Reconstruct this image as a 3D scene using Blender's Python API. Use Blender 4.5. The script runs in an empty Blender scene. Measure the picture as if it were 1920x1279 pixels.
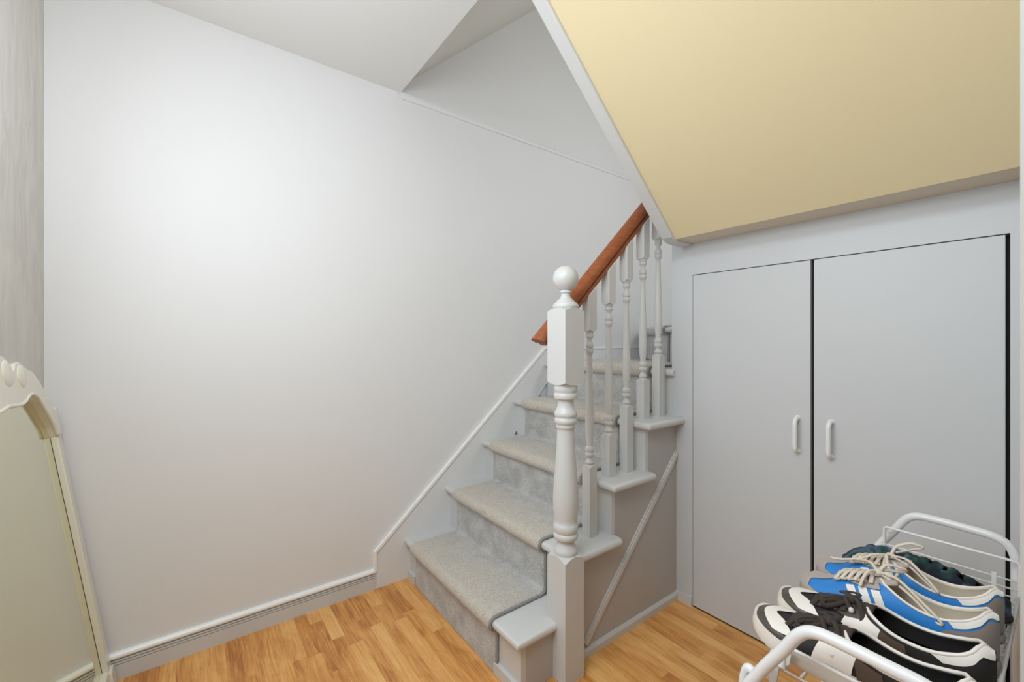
import bpy, bmesh, math, random
from mathutils import Vector, noise
from math import sin, cos, pi, sqrt, radians, atan2
random.seed(7)
SC = bpy.context.scene
COL = SC.collection

# ------------------------------------------------------------------ camera, world, lights, exposure
YAW = radians(53.1)
cam = bpy.data.objects.new('camera', bpy.data.cameras.new('camera'))
COL.objects.link(cam)
cam.location = (0, 0, 1.1)
cam.rotation_euler = (pi/2, 0, YAW)
cam.data.sensor_width = 36
cam.data.lens = 795/1920*36
cam.data.clip_start = 0.02
SC.camera = cam

w = bpy.data.worlds.new('world'); SC.world = w; w.use_nodes = True
w.node_tree.nodes['Background'].inputs[0].default_value = (0.9, 0.93, 1, 1)
w.node_tree.nodes['Background'].inputs[1].default_value = 0.02

def area(name, loc, target, sx, sy, power, col=(1, 1, 1), spread=180):
    l = bpy.data.lights.new(name, 'AREA'); l.shape = 'RECTANGLE'; l.size = sx; l.size_y = sy
    l.energy = power; l.color = col; l.spread = radians(spread)
    o = bpy.data.objects.new(name, l); COL.objects.link(o); o.location = loc
    o.rotation_euler = (Vector(target)-Vector(loc)).to_track_quat('-Z', 'Y').to_euler()
    return o
def point(name, loc, r, power, col=(1, 1, 1)):
    l = bpy.data.lights.new(name, 'POINT'); l.shadow_soft_size = r; l.energy = power; l.color = col
    o = bpy.data.objects.new(name, l); COL.objects.link(o); o.location = loc
    return o
point('ceiling_lamp_light', (-0.97, -0.14, 1.72), 0.20, 10.8, (0.88, 0.94, 1.0))
area('hall_fill_light', (-0.30, -0.05, 2.2), (-0.55, 0.75, 0.6), 0.6, 0.5, 13.0, (0.87, 0.94, 1.0))  # added fill under the ceiling, no fixture there; flattens the room light
area('back_fill_light', (-0.70, -0.34, 1.15), (-0.70, 1.0, 0.95), 0.8, 1.6, 12.0, (0.80, 0.91, 1.0))  # added fill before the solid back wall, brightens faces turned to it
point('upstairs_lamp_light', (-0.58, 2.15, 2.15), 0.15, 12.0, (0.95, 0.98, 1.0))

SC.view_settings.view_transform = 'Standard'
SC.view_settings.look = 'None'
SC.view_settings.gamma = 1
SC.view_settings.exposure = 0.07
SC.view_settings.use_curve_mapping = False

# ------------------------------------------------------------------ materials
def srgb(r, g, b):
    f = lambda c: (c/255/12.92) if c/255 <= 0.04045 else ((c/255+0.055)/1.055)**2.4
    return (f(r), f(g), f(b), 1)

def mat(name, col, rough=0.5, metal=0.0, bump=0.0, bscale=50, var=0.0, vscale=3, coat=0, sheen=0, spec=None):
    m = bpy.data.materials.new(name); m.use_nodes = True
    nt = m.node_tree; N = nt.nodes; K = nt.links; b = N['Principled BSDF']
    b.inputs['Base Color'].default_value = col
    b.inputs['Roughness'].default_value = rough
    b.inputs['Metallic'].default_value = metal
    if spec is not None: b.inputs['Specular IOR Level'].default_value = spec
    if coat: b.inputs['Coat Weight'].default_value = coat
    if sheen: b.inputs['Sheen Weight'].default_value = sheen
    tc = N.new('ShaderNodeTexCoord')
    if var:
        n = N.new('ShaderNodeTexNoise'); n.inputs['Scale'].default_value = vscale; n.inputs['Detail'].default_value = 4
        K.new(tc.outputs['Object'], n.inputs['Vector'])
        r = N.new('ShaderNodeMapRange'); r.inputs[3].default_value = 1-var; r.inputs[4].default_value = 1+var
        K.new(n.outputs[0], r.inputs[0])
        h = N.new('ShaderNodeHueSaturation'); h.inputs['Color'].default_value = col
        K.new(r.outputs[0], h.inputs['Value']); K.new(h.outputs[0], b.inputs['Base Color'])
    if bump:
        n = N.new('ShaderNodeTexNoise'); n.inputs['Scale'].default_value = bscale; n.inputs['Detail'].default_value = 3
        K.new(tc.outputs['Object'], n.inputs['Vector'])
        bp = N.new('ShaderNodeBump'); bp.inputs['Strength'].default_value = bump; bp.inputs['Distance'].default_value = 0.002
        K.new(n.outputs[0], bp.inputs['Height']); K.new(bp.outputs[0], b.inputs['Normal'])
    return m

M = {}
M['wall'] = mat('wall_paint', srgb(231, 231, 231), 0.55, bump=0.08, bscale=120, var=0.012, vscale=2)
M['greywall'] = mat('grey_wall_paint', srgb(196, 194, 187), 0.7, bump=0.1, bscale=60, var=0.03, vscale=12)  # one even grey for the right wall
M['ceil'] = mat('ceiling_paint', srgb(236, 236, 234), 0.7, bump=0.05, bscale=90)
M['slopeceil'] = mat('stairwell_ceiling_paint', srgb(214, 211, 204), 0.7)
M['yellow'] = mat('yellow_paint', srgb(232, 216, 176), 0.6, bump=0.06, bscale=80, var=0.012, vscale=2)
M['soffit'] = mat('soffit_paint', srgb(226, 215, 196), 0.6)
M['closet'] = mat('closet_paint', srgb(207, 209, 211), 0.45, bump=0.04, bscale=70, var=0.01, vscale=3)
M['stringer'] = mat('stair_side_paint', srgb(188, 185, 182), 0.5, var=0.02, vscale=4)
M['white'] = mat('white_trim_paint', srgb(212, 212, 210), 0.35, bump=0.05, bscale=40)
M['brightwhite'] = mat('fresh_white_paint', srgb(250, 250, 248), 0.35)
M['dark'] = mat('gap_shade_paint', srgb(52, 50, 46), 0.9)
M['metal'] = mat('white_enamel', srgb(236, 236, 236), 0.28, coat=0.3)
M['plastic'] = mat('white_plastic', srgb(242, 242, 240), 0.3)
M['cream'] = mat('cream_lacquer', srgb(232, 229, 212), 0.22, coat=0.3, var=0.02, vscale=6)
M['mirror'] = mat('mirror_glass', (0.78, 0.77, 0.58, 1), 0.015, 1.0)
M['seam'] = mat('dark_seam', srgb(96, 88, 62), 0.8)
M['board'] = mat('brown_board', srgb(120, 95, 70), 0.8)

def plaster():
    m = mat('skimmed_plaster', srgb(196, 193, 186), 0.8)
    nt = m.node_tree; N = nt.nodes; K = nt.links; b = N['Principled BSDF']
    tc = N.new('ShaderNodeTexCoord'); mp = N.new('ShaderNodeMapping'); mp.inputs['Scale'].default_value = (9, 9, 2.5)
    K.new(tc.outputs['Object'], mp.inputs[0])
    n = N.new('ShaderNodeTexNoise'); n.inputs['Scale'].default_value = 2.2; n.inputs['Detail'].default_value = 7; n.inputs['Distortion'].default_value = 1.2
    K.new(mp.outputs[0], n.inputs['Vector'])
    cr = N.new('ShaderNodeValToRGB'); cr.color_ramp.elements[0].position = 0.3; cr.color_ramp.elements[1].position = 0.75
    cr.color_ramp.elements[0].color = srgb(206, 203, 197); cr.color_ramp.elements[1].color = srgb(226, 223, 217)
    K.new(n.outputs[0], cr.inputs[0]); K.new(cr.outputs[0], b.inputs['Base Color'])
    return m
M['plaster'] = plaster()

def wood_floor():
    m = mat('laminate_wood', srgb(190, 130, 70), 0.32)
    nt = m.node_tree; N = nt.nodes; K = nt.links; b = N['Principled BSDF']
    tc = N.new('ShaderNodeTexCoord'); oi = N.new('ShaderNodeObjectInfo')
    cmb = N.new('ShaderNodeVectorMath'); cmb.operation = 'SCALE'; cmb.inputs[0].default_value = (37, 53, 11)
    K.new(oi.outputs['Random'], cmb.inputs['Scale'])
    ad = N.new('ShaderNodeVectorMath'); K.new(tc.outputs['Object'], ad.inputs[0]); K.new(cmb.outputs[0], ad.inputs[1])
    mp = N.new('ShaderNodeMapping'); mp.inputs['Scale'].default_value = (3.0, 62, 5); K.new(ad.outputs[0], mp.inputs[0])
    n = N.new('ShaderNodeTexNoise'); n.inputs['Scale'].default_value = 1.6; n.inputs['Detail'].default_value = 6; n.inputs['Distortion'].default_value = 1.6
    K.new(mp.outputs[0], n.inputs['Vector'])
    mp2 = N.new('ShaderNodeMapping'); mp2.inputs['Scale'].default_value = (6, 20, 5); K.new(ad.outputs[0], mp2.inputs[0])
    n2 = N.new('ShaderNodeTexNoise'); n2.inputs['Scale'].default_value = 1.2; n2.inputs['Detail'].default_value = 3; n2.inputs['Distortion'].default_value = 0.8
    K.new(mp2.outputs[0], n2.inputs['Vector'])
    mx = N.new('ShaderNodeMath'); mx.operation = 'MULTIPLY_ADD'; mx.inputs[1].default_value = 0.55
    K.new(n.outputs[0], mx.inputs[0])
    m3 = N.new('ShaderNodeMath'); m3.operation = 'MULTIPLY'; m3.inputs[1].default_value = 0.45; K.new(n2.outputs[0], m3.inputs[0])
    K.new(m3.outputs[0], mx.inputs[2])
    m4 = N.new('ShaderNodeMath'); m4.operation = 'MULTIPLY_ADD'; m4.inputs[1].default_value = 0.30
    K.new(oi.outputs['Random'], m4.inputs[0]); K.new(mx.outputs[0], m4.inputs[2])
    cr = N.new('ShaderNodeValToRGB'); e = cr.color_ramp.elements
    e[0].position = 0.40; e[0].color = srgb(176, 110, 54)
    e[1].position = 0.88; e[1].color = srgb(246, 194, 124)
    x = e.new(0.55); x.color = srgb(212, 146, 78)
    x = e.new(0.70); x.color = srgb(234, 172, 100)
    K.new(m4.outputs[0], cr.inputs[0]); K.new(cr.outputs[0], b.inputs['Base Color'])
    return m
M['wood'] = wood_floor()

def rail_wood():
    m = mat('stained_rail_wood', srgb(150, 85, 48), 0.45)
    nt = m.node_tree; N = nt.nodes; K = nt.links; b = N['Principled BSDF']
    tc = N.new('ShaderNodeTexCoord'); mp = N.new('ShaderNodeMapping')
    mp.inputs['Rotation'].default_value = (radians(-43), 0, 0); mp.inputs['Scale'].default_value = (60, 4, 60)
    K.new(tc.outputs['Object'], mp.inputs[0])
    n = N.new('ShaderNodeTexNoise'); n.inputs['Scale'].default_value = 1.5; n.inputs['Detail'].default_value = 5
    K.new(mp.outputs[0], n.inputs['Vector'])
    cr = N.new('ShaderNodeValToRGB'); e = cr.color_ramp.elements
    e[0].position = 0.3; e[0].color = srgb(142, 76, 40); e[1].position = 0.75; e[1].color = srgb(168, 96, 54)
    K.new(n.outputs[0], cr.inputs[0]); K.new(cr.outputs[0], b.inputs['Base Color'])
    return m
M['rail'] = rail_wood()

def carpet_mat():
    m = mat('carpet_pile', srgb(170, 168, 164), 0.95, sheen=0.3, spec=0.1)
    nt = m.node_tree; N = nt.nodes; K = nt.links; b = N['Principled BSDF']
    tc = N.new('ShaderNodeTexCoord')
    n = N.new('ShaderNodeTexNoise'); n.inputs['Scale'].default_value = 260; n.inputs['Detail'].default_value = 2
    K.new(tc.outputs['Object'], n.inputs['Vector'])
    n2 = N.new('ShaderNodeTexNoise'); n2.inputs['Scale'].default_value = 13; n2.inputs['Detail'].default_value = 5; n2.inputs['Roughness'].default_value = 0.65
    K.new(tc.outputs['Object'], n2.inputs['Vector'])
    at = N.new('ShaderNodeAttribute'); at.attribute_name = 'wear'
    c1 = N.new('ShaderNodeValToRGB'); c1.color_ramp.elements[0].color = srgb(184, 182, 180); c1.color_ramp.elements[1].color = srgb(210, 208, 205)
    c1.color_ramp.elements[0].position = 0.36; c1.color_ramp.elements[1].position = 0.62
    K.new(n2.outputs[0], c1.inputs[0])
    wr = N.new('ShaderNodeMixRGB'); wr.inputs[2].default_value = srgb(211, 202, 189)
    mm = N.new('ShaderNodeMath'); mm.operation = 'MULTIPLY'; mm.inputs[1].default_value = 1.0
    K.new(at.outputs['Fac'], mm.inputs[0]); K.new(mm.outputs[0], wr.inputs[0]); K.new(c1.outputs[0], wr.inputs[1])
    r = N.new('ShaderNodeMapRange'); r.inputs[1].default_value = 0.3; r.inputs[2].default_value = 0.7; r.inputs[3].default_value = 0.72; r.inputs[4].default_value = 1.18
    K.new(n.outputs[0], r.inputs[0])
    h = N.new('ShaderNodeHueSaturation'); K.new(wr.outputs[0], h.inputs['Color']); K.new(r.outputs[0], h.inputs['Value'])
    K.new(h.outputs[0], b.inputs['Base Color'])
    bp = N.new('ShaderNodeBump'); bp.inputs['Strength'].default_value = 0.9; bp.inputs['Distance'].default_value = 0.004
    K.new(n.outputs[0], bp.inputs['Height']); K.new(bp.outputs[0], b.inputs['Normal'])
    return m
M['carpet'] = carpet_mat()
M['binding'] = mat('carpet_binding', srgb(150, 147, 143), 0.95, bump=0.6, bscale=200)

# ------------------------------------------------------------------ helpers
ORG = {}
def link(o, parent=None):
    COL.objects.link(o)
    if parent: o.parent = parent
    return o
def tag(o, label=None, cat=None, group=None, kind=None):
    if label: o['label'] = label
    if cat: o['category'] = cat
    if group: o['group'] = group
    if kind: o['kind'] = kind
    return o
def empty(name, loc=(0, 0, 0), label=None, cat=None, group=None, kind=None):
    o = bpy.data.objects.new(name, None); o.location = loc; o.empty_display_size = 0.05
    link(o); ORG[o.name] = Vector(loc)
    return tag(o, label, cat, group, kind)
def root_org(p):
    while p is not None:
        if p.name in ORG: return ORG[p.name]
        p = p.parent
    return Vector((0, 0, 0))
def mk(name, V, F, m, parent=None, smooth=False, loc=None, angle=None, mats=None, fm=None):
    """link one mesh; V in world coordinates (or local to the thing)"""
    off = root_org(parent)
    if parent is None and loc is not None: off = Vector(loc)
    me = bpy.data.meshes.new(name)
    me.from_pydata([tuple(Vector(v)-off) for v in V], [], F)
    bm = bmesh.new(); bm.from_mesh(me)
    bmesh.ops.recalc_face_normals(bm, faces=bm.faces); bm.to_mesh(me); bm.free()
    for x in (mats or [m]): me.materials.append(x)
    if fm:
        for p, i in zip(me.polygons, fm): p.material_index = i
    if smooth:
        me.polygons.foreach_set('use_smooth', [True]*len(me.polygons))
        if angle: me.set_sharp_from_angle(angle=radians(angle))
    o = bpy.data.objects.new(name, me); link(o, parent)
    if parent is None and loc is not None:
        o.location = loc; ORG[o.name] = Vector(loc)
    return o
def join(parts):
    V, F = [], []
    for v, f in parts:
        n = len(V); V += list(v); F += [tuple(i+n for i in q) for q in f]
    return V, F
def box(x0, x1, y0, y1, z0, z1):
    V = [(x, y, z) for z in (z0, z1) for y in (y0, y1) for x in (x0, x1)]
    return V, [(0, 2, 3, 1), (4, 5, 7, 6), (0, 1, 5, 4), (2, 6, 7, 3), (0, 4, 6, 2), (1, 3, 7, 5)]
def prism_x(poly, x0, x1):           # poly of (y,z)
    n = len(poly)
    V = [(x0, y, z) for y, z in poly]+[(x1, y, z) for y, z in poly]
    F = [tuple(range(n)), tuple(range(2*n-1, n-1, -1))]+[(i, (i+1) % n, (i+1) % n+n, i+n) for i in range(n)]
    return V, F
def prism_y(poly, y0, y1):           # poly of (x,z)
    V, F = prism_x(poly, 0, 1)
    return [((p[1]), (y0 if p[0] == 0 else y1), p[2]) for p in V], F
def prism_z(poly, z0, z1):           # poly of (x,y)
    V, F = prism_x(poly, 0, 1)
    return [(p[1], p[2], (z0 if p[0] == 0 else z1)) for p in V], F
def lathe(prof, cx, cy, n=32):       # prof (z, r)
    V, F = [], []
    for z, r in prof:
        V += [(cx+r*cos(2*pi*k/n), cy+r*sin(2*pi*k/n), z) for k in range(n)]
    m = len(prof)
    for i in range(m-1):
        for k in range(n):
            F.append((i*n+k, i*n+(k+1) % n, (i+1)*n+(k+1) % n, (i+1)*n+k))
    F.append(tuple(range(n))); F.append(tuple((m-1)*n+k for k in range(n-1, -1, -1)))
    return V, F
def square_block(cx, cy, hw, z0, z1, top=True, bottom=True, k=1.1, n=48, rin=0.9):
    """square post section whose ends are turned back to a round shoulder"""
    rings = []
    def sq(th): return hw/max(abs(cos(th)), abs(sin(th)))
    ths = [2*pi*(i+0.5)/n + 0 for i in range(n)]
    ths = [2*pi*i/n for i in range(n)]
    if bottom: rings.append([(cx+hw*rin*cos(t), cy+hw*rin*sin(t), z0-0.0) for t in ths])
    rings.append([(cx+sq(t)*cos(t), cy+sq(t)*sin(t), z0+(k*(sq(t)-hw) if bottom else 0)) for t in ths])
    rings.append([(cx+sq(t)*cos(t), cy+sq(t)*sin(t), z1-(k*(sq(t)-hw) if top else 0)) for t in ths])
    if top: rings.append([(cx+hw*rin*cos(t), cy+hw*rin*sin(t), z1) for t in ths])
    V = sum(rings, []); F = []
    for i in range(len(rings)-1):
        for j in range(n):
            F.append((i*n+j, i*n+(j+1) % n, (i+1)*n+(j+1) % n, (i+1)*n+j))
    F.append(tuple(range(n))); F.append(tuple((len(rings)-1)*n+j for j in range(n-1, -1, -1)))
    return V, F
def smooth_path(P, sub=8, closed=False):
    P = [Vector(p) for p in P]; out = []; n = len(P)
    for i in range(n if closed else n-1):
        p0 = P[(i-1) % n] if closed or i > 0 else P[0]
        p1 = P[i]; p2 = P[(i+1) % n]
        p3 = P[(i+2) % n] if closed or i+2 < n else P[-1]
        for s in range(sub):
            t = s/sub
            out.append(0.5*((2*p1)+(p2-p0)*t+(2*p0-5*p1+4*p2-p3)*t*t+(3*p1-p0-3*p2+p3)*t**3))
    if not closed: out.append(P[-1])
    return out
def tube(P, r, n=10, closed=False, flat=1.0, up=None):
    P = [Vector(p) for p in P]; V, F = [], []; m = len(P)
    N = None
    for i, p in enumerate(P):
        if closed: T = (P[(i+1) % m]-P[i-1]).normalized()
        else: T = (P[min(i+1, m-1)]-P[max(i-1, 0)]).normalized()
        if N is None:
            a = Vector(up) if up else (Vector((0, 0, 1)) if abs(T.z) < 0.9 else Vector((1, 0, 0)))
            N = (a-T*a.dot(T)).normalized()
        else: N = (N-T*N.dot(T)).normalized()
        B = T.cross(N)
        rr = r(i/(m-1)) if callable(r) else r
        V += [p+N*(rr*flat*cos(2*pi*k/n))+B*(rr*sin(2*pi*k/n)) for k in range(n)]
    for i in range(m if closed else m-1):
        j = (i+1) % m
        for k in range(n):
            F.append((i*n+k, i*n+(k+1) % n, j*n+(k+1) % n, j*n+k))
    if not closed:
        F.append(tuple(range(n-1, -1, -1))); F.append(tuple((m-1)*n+k for k in range(n)))
    return V, F
def rbox(o, w=0.002, seg=2):
    b = o.modifiers.new('bevel', 'BEVEL'); b.width = w; b.segments = seg; b.limit_method = 'ANGLE'; b.angle_limit = radians(40)
    return o
def S(name, vf, m, parent=None, label=None, **kw):
    o = mk(name, vf[0], vf[1], m, parent, **kw)
    if parent is None: o['kind'] = 'structure'
    if label: o['label'] = label
    return o

# ------------------------------------------------------------------ room constants
XL = -1.877      # left wall
YB = -0.362      # back wall
YC = 1.654       # closet wall face
YE = 2.575       # end wall of the stairwell
ZC = 2.247       # ceiling
YH = 0.765       # edge of the ceiling above the stairs
XR = -0.036      # right wall of the alcove
XS = -1.03       # outer side of the stairs
NY = [0.780, 0.992, 1.203, 1.408, 1.634]            # nosing fronts
NZ = [0.185, 0.383, 0.581, 0.779, 0.977, 1.175]     # tread tops

# ------------------------------------------------------------------ setting
S('wall_left', box(XL-0.1, XL, YB-0.1, YE+0.1, -0.02, 4.3), M['wall'], label='plain white side wall rising beside the stairs')
S('wall_back', box(XL, 1.6, YB-0.1, YB, -0.02, ZC+0.1), M['plaster'], label='narrow grey skimmed wall behind the leaning mirror')
S('wall_end', box(XL, XR+0.1, YE, YE+0.1, 0, 4.3), M['wall'], label='white end wall at the turn of the stairs')
S('wall_hall', box(1.6, 1.7, YB, 0.8, -0.02, ZC+0.1), M['wall'])
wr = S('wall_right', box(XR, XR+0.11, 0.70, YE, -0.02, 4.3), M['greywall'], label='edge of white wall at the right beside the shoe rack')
S('wall_hall', box(XR+0.11, 1.6, 0.70, 0.80, -0.02, ZC+0.1), M['wall'])
ce = S('ceiling', box(XL, 1.6, YB, YH, ZC, ZC+0.12), M['ceil'], label='white ceiling ending in a straight edge above the stairs')
# sloped stairwell ceiling
sl = 0.91
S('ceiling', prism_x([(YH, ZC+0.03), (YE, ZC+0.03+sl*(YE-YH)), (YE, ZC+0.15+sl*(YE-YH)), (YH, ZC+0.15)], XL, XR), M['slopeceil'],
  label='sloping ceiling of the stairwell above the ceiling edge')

# floor: slab and laminate strips
fl = S('floor', box(XL, 1.6, YB, YE, -0.06, -0.009), M['wood'], label='honey wood laminate floor laid in narrow staggered strips')
def plank_ok(x0, x1, y): return not (y > 0.815 and x1 < XS)
pm = {}
rowh = 0.0452; y = YB; r = 0
while y < YC-0.001:
    y1 = min(y+rowh, YC)
    xend = XR if y1 > 0.70 else 0.25
    xstart = XL if y1 < 0.86 else XS-0.02
    x = xstart - random.uniform(0, 0.3)
    while x < xend:
        L = random.choice([0.30, 0.38, 0.46, 0.54])
        a, b = max(x, xstart), min(x+L, xend)
        if b-a > 0.012:
            g = 0.00012
            cx, cy = (a+b)/2, (y+y1)/2
            key = (round(b-a, 3), round(y1-y, 3))
            if key not in pm:
                V, F = box(-(b-a)/2+g, (b-a)/2-g, -(y1-y)/2+g, (y1-y)/2-g, -0.0088, 0)
                me = bpy.data.meshes.new('plank'); me.from_pydata(V, [], F); me.materials.append(M['wood']); pm[key] = me
            o = bpy.data.objects.new('plank', pm[key]); link(o, fl); o.location = (cx, cy, 0)
        x += L
    y += rowh; r += 1

# baseboard on the left wall with a bead and grooves
prof = [(0, 0), (0.012, 0), (0.0120, 0.049), (0.0075, 0.0495), (0.0075, 0.0515), (0.012, 0.052), (0.012, 0.0575), (0.0065, 0.058), (0.0065, 0.061), (0.012, 0.0615), (0.0115, 0.066), (0.0065, 0.0665), (0.0065, 0.0695), (0.0125, 0.0705), (0.0145, 0.076), (0.0135, 0.082), (0.008, 0.087), (0, 0.087)]
prof = [(XL+a, z) for a, z in prof]
S('baseboard_left', prism_y(prof, YB, 0.648), M['white'], label='grooved white baseboard along the left wall')
bl = bpy.data.objects['baseboard_left']
mk('bead', *prism_y([(XL+0.013, 0.072), (XL+0.0155, 0.074), (XL+0.0162, 0.078), (XL+0.015, 0.083), (XL+0.010, 0.088), (XL+0.0, 0.0885), (XL+0.0, 0.086)], YB, 0.648), M['brightwhite'], bl)['label'] = 'bright white bead on top of the baseboard'
# stair skirt board and its bright bead
sk = [(0.648, 0), (0.648, 0.160), (1.640, 1.046), (YE, 1.050), (YE, 0.9), (1.7, 0.9), (0.9, 0.0)]
S('trim_1', prism_x(sk, XL, XL+0.010), M['wall'], label='painted skirt board stepping up beside the stair treads')
bead = [(0.644, 0.080), (0.644, 0.163), (1.642, 1.056), (YE, 1.056)]
wd = 0.011
def strip(pts, wdt):
    out = []
    for i, p in enumerate(pts):
        d1 = Vector(pts[i])-Vector(pts[i-1]) if i else None
        d2 = Vector(pts[i+1])-Vector(pts[i]) if i < len(pts)-1 else None
        d = (d1.normalized() if d1 else Vector((0, 0)))+(d2.normalized() if d2 else Vector((0, 0))); d.normalize()
        nn = Vector((-d.y, d.x)); ref = (d1 or d2).normalized(); cs = max(0.4, d.dot(ref))
        out.append((Vector(p)+nn*wdt/2/cs, Vector(p)-nn*wdt/2/cs))
    return [tuple(a) for a, b in out]+[tuple(b) for a, b in reversed(out)]
S('trim_2', prism_x(strip(bead, wd), XL, XL+0.016), M['brightwhite'], label='thin bright white bead running diagonally up the left wall')
# ledge moulding across the stairwell wall at ceiling height
S('trim_3', prism_y([(XL, ZC-0.028), (XL+0.008, ZC-0.026), (XL+0.010, ZC-0.012), (XL+0.015, ZC-0.008), (XL+0.015, ZC-0.002), (XL, ZC+0.001)], YH+0.0, YE), M['wall'],
  label='low painted ledge moulding high on the stairwell wall')
# end wall baseboard above the winder
S('baseboard_end', box(XL+0.4, XR, YE-0.012, YE, NZ[5]+0.0, NZ[5]+0.085), M['white'])

# yellow sloping underside of the upper flight
YX0 = -0.955
ys0, zs0, ysl = 1.529, 1.504, 0.931
def zy(yy): return zs0+ysl*(ys0-yy)
y_top = ys0-(ZC-zs0)/ysl
S('ceiling', prism_x([(ys0, zs0), (y_top, ZC), (y_top+0.15, ZC), (ys0+0.02, zs0+0.10)], YX0, XR), M['yellow'],
  label='pale yellow sloping underside of the upper flight of stairs')
S('trim_4', box(YX0+0.0005, XR, ys0+0.0005, YC, zs0, zs0+0.10), M['soffit'], label='narrow level soffit strip under the yellow slope')
off = 0.014; nvy, nvz = -ysl/sqrt(1+ysl**2), -1/sqrt(1+ysl**2)
a0, b0 = (ys0-0.004, zs0-0.006), (y_top-0.0, ZC)
tr = [(ys0+0.01, zs0-0.010), (ys0-0.026, zs0+0.004), (y_top-0.018, ZC), (y_top+0.42, ZC+0.05), (YC+0.06, zs0+0.28), (YC+0.06, zs0-0.010)]
o = S('trim_5', prism_x(tr, YX0-0.048, YX0), M['white'], label='white painted edge board along the left of the yellow slope')
rbox(o, 0.006, 3)

# closet wall with two flush doors
dl, dm, dr, dt = -0.954, -0.531, -0.107, 1.371
XW0 = -1.051
wc = S('wall_closet', join([box(XW0, dl-0.002, YC, YC+0.10, 0, zs0+0.10), box(dl-0.002, dr+0.006, YC, YC+0.10, dt+0.003, zs0+0.10), box(dr+0.006, XR, YC, YC+0.10, 0, zs0+0.1)]), M['closet'],
       label='pale grey painted closet wall under the stairs')
S('trim_6', box(dl-0.01, dr+0.012, YC+0.022, YC+0.03, 0, dt+0.01), M['dark'], label='dark painted sheet standing in for shade in the gaps around the closet doors')  # sheet behind the doors, shade of the gaps put into its colour
def door(name, x0, x1, z1, hx, label):
    d = S(name, box(x0, x1, YC-0.001, YC+0.018, 0.006, z1), M['closet'], label=label)
    rbox(d, 0.0012, 2)
    hy = YC-0.001
    pts = [(hx, hy+0.002, 0.724), (hx, hy-0.012, 0.725), (hx, hy-0.024, 0.733), (hx, hy-0.027, 0.750), (hx, hy-0.027, 0.782), (hx, hy-0.027, 0.812), (hx, hy-0.024, 0.828), (hx, hy-0.012, 0.836), (hx, hy+0.002, 0.837)]
    V, F = tube(smooth_path(pts, 5), 0.0068, 12)
    V2, F2 = lathe([(-0.001, 0.009), (0.003, 0.009), (0.004, 0.008)], 0, 0, 16)
    rs = []
    for zc in (0.724, 0.837):
        rs.append(([(hx+p[0], hy-p[2], zc+p[1]) for p in V2], F2))
    mk('handle', *join([(V, F)]+rs), M['plastic'], d, smooth=True, angle=50)['label'] = 'white plastic pull handle'
    return d
door('door_1', dl, dm-0.005, dt, -0.583+0.01, 'left pale grey closet door with a white pull at its right edge')
door('door_2', dm+0.005, dr-0.002, dt, -0.488+0.01, 'right pale grey closet door with a white pull at its left edge')
S('baseboard_closet', box(XS+0.001, dl-0.004, YC-0.008, YC, 0, 0.038), M['white'])
# unseen structure of the upper flight, behind the closet
S('wall_stairwell', box(XS+0.03, XR, YC+0.10, YE, 0, 1.375), M['wall'])

# ------------------------------------------------------------------ staircase
st = empty('staircase', (XS-0.4, NY[0]+0.03, 0), 'white painted closed staircase climbing along the left wall to a winder turn', 'staircase')
TH = 0.030; RS = 0.028; XT = -0.988
def tread_profile(yf, zt, yb):
    r = TH/2; P = []
    for k in range(9):
        a = -pi/2-pi*k/8
        P.append((yf+r+r*cos(a), zt-r+r*sin(a)))
    return [(yb, zt-TH)]+P+[(yb, zt)]
def loft_tread(x0, x1, yf, zt, yb, miter=True):
    """tread with bullnose front and bullnose return on the outer (right) side"""
    r = TH/2; n = 8; V, F = [], []
    prof = [(r+r*cos(-pi/2-pi*k/n), -r+r*sin(-pi/2-pi*k/n)) for k in range(n+1)]   # (inset, dz)
    m = len(prof)
    for ins, dz in prof:   # path: left front -> corner -> right back
        V += [(x0, yf+ins, zt+dz), (x1-ins, yf+ins, zt+dz), (x1-ins, yb, zt+dz)]
    for i in range(m-1):
        for j in range(2):
            F.append((i*3+j, i*3+j+1, (i+1)*3+j+1, (i+1)*3+j))
    a = len(V); V += [(x0, yb, zt-TH), (x0, yb, zt)]
    t0 = (m-1)*3
    F.append((t0, t0+1, t0+2, a+1)); F.append((0, a, 2, 1))
    F.append(tuple([a]+[i*3 for i in range(m)]+[a+1]))
    F.append(tuple([a+1]+[i*3+2 for i in range(m-1, -1, -1)]+[a]))
    return V, F
NWX, NWY, NWH = -1.0145, 0.9835, 0.0425
NK = 0.9783
zn = lambda z: 1.1+(z-1.1)*NK
for i in range(4):
    yb = NY[i+1]+RS
    x1 = XT if i else XT-0.022
    if i == 0:
        parts = loft_tread(XL+0.010, x1, NY[0], NZ[0], 0.962)
        V2, F2 = box(XL+0.010, NWX-NWH, 0.962, yb, NZ[0]-TH, NZ[0])
        o = mk('tread', *join([parts, (V2, F2)]), M['white'], st, smooth=True, angle=50)
    else:
        yend = yb+0.012
        V, F = loft_tread(XL+0.010, x1, NY[i], NZ[i], yend)
        o = mk('tread', V, F, M['white'], st, smooth=True, angle=50)
o = mk('tread', *join([prism_x(tread_profile(NY[4], NZ[4], YC), XL+0.010, -1.034), prism_x([(YC, NZ[4]-TH), (YE, NZ[4]-TH), (YE, NZ[4]), (YC, NZ[4])], XL+0.010, XW0)]), M['white'], st, smooth=True, angle=50)
for i in range(5):
    z0 = 0 if i == 0 else NZ[i-1]
    mk('riser', *box(XL+0.010, XS+0.0005 if i < 4 else XW0, NY[i]+RS, NY[i]+RS+0.018, z0, NZ[i]-TH), M['white'], st)
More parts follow.
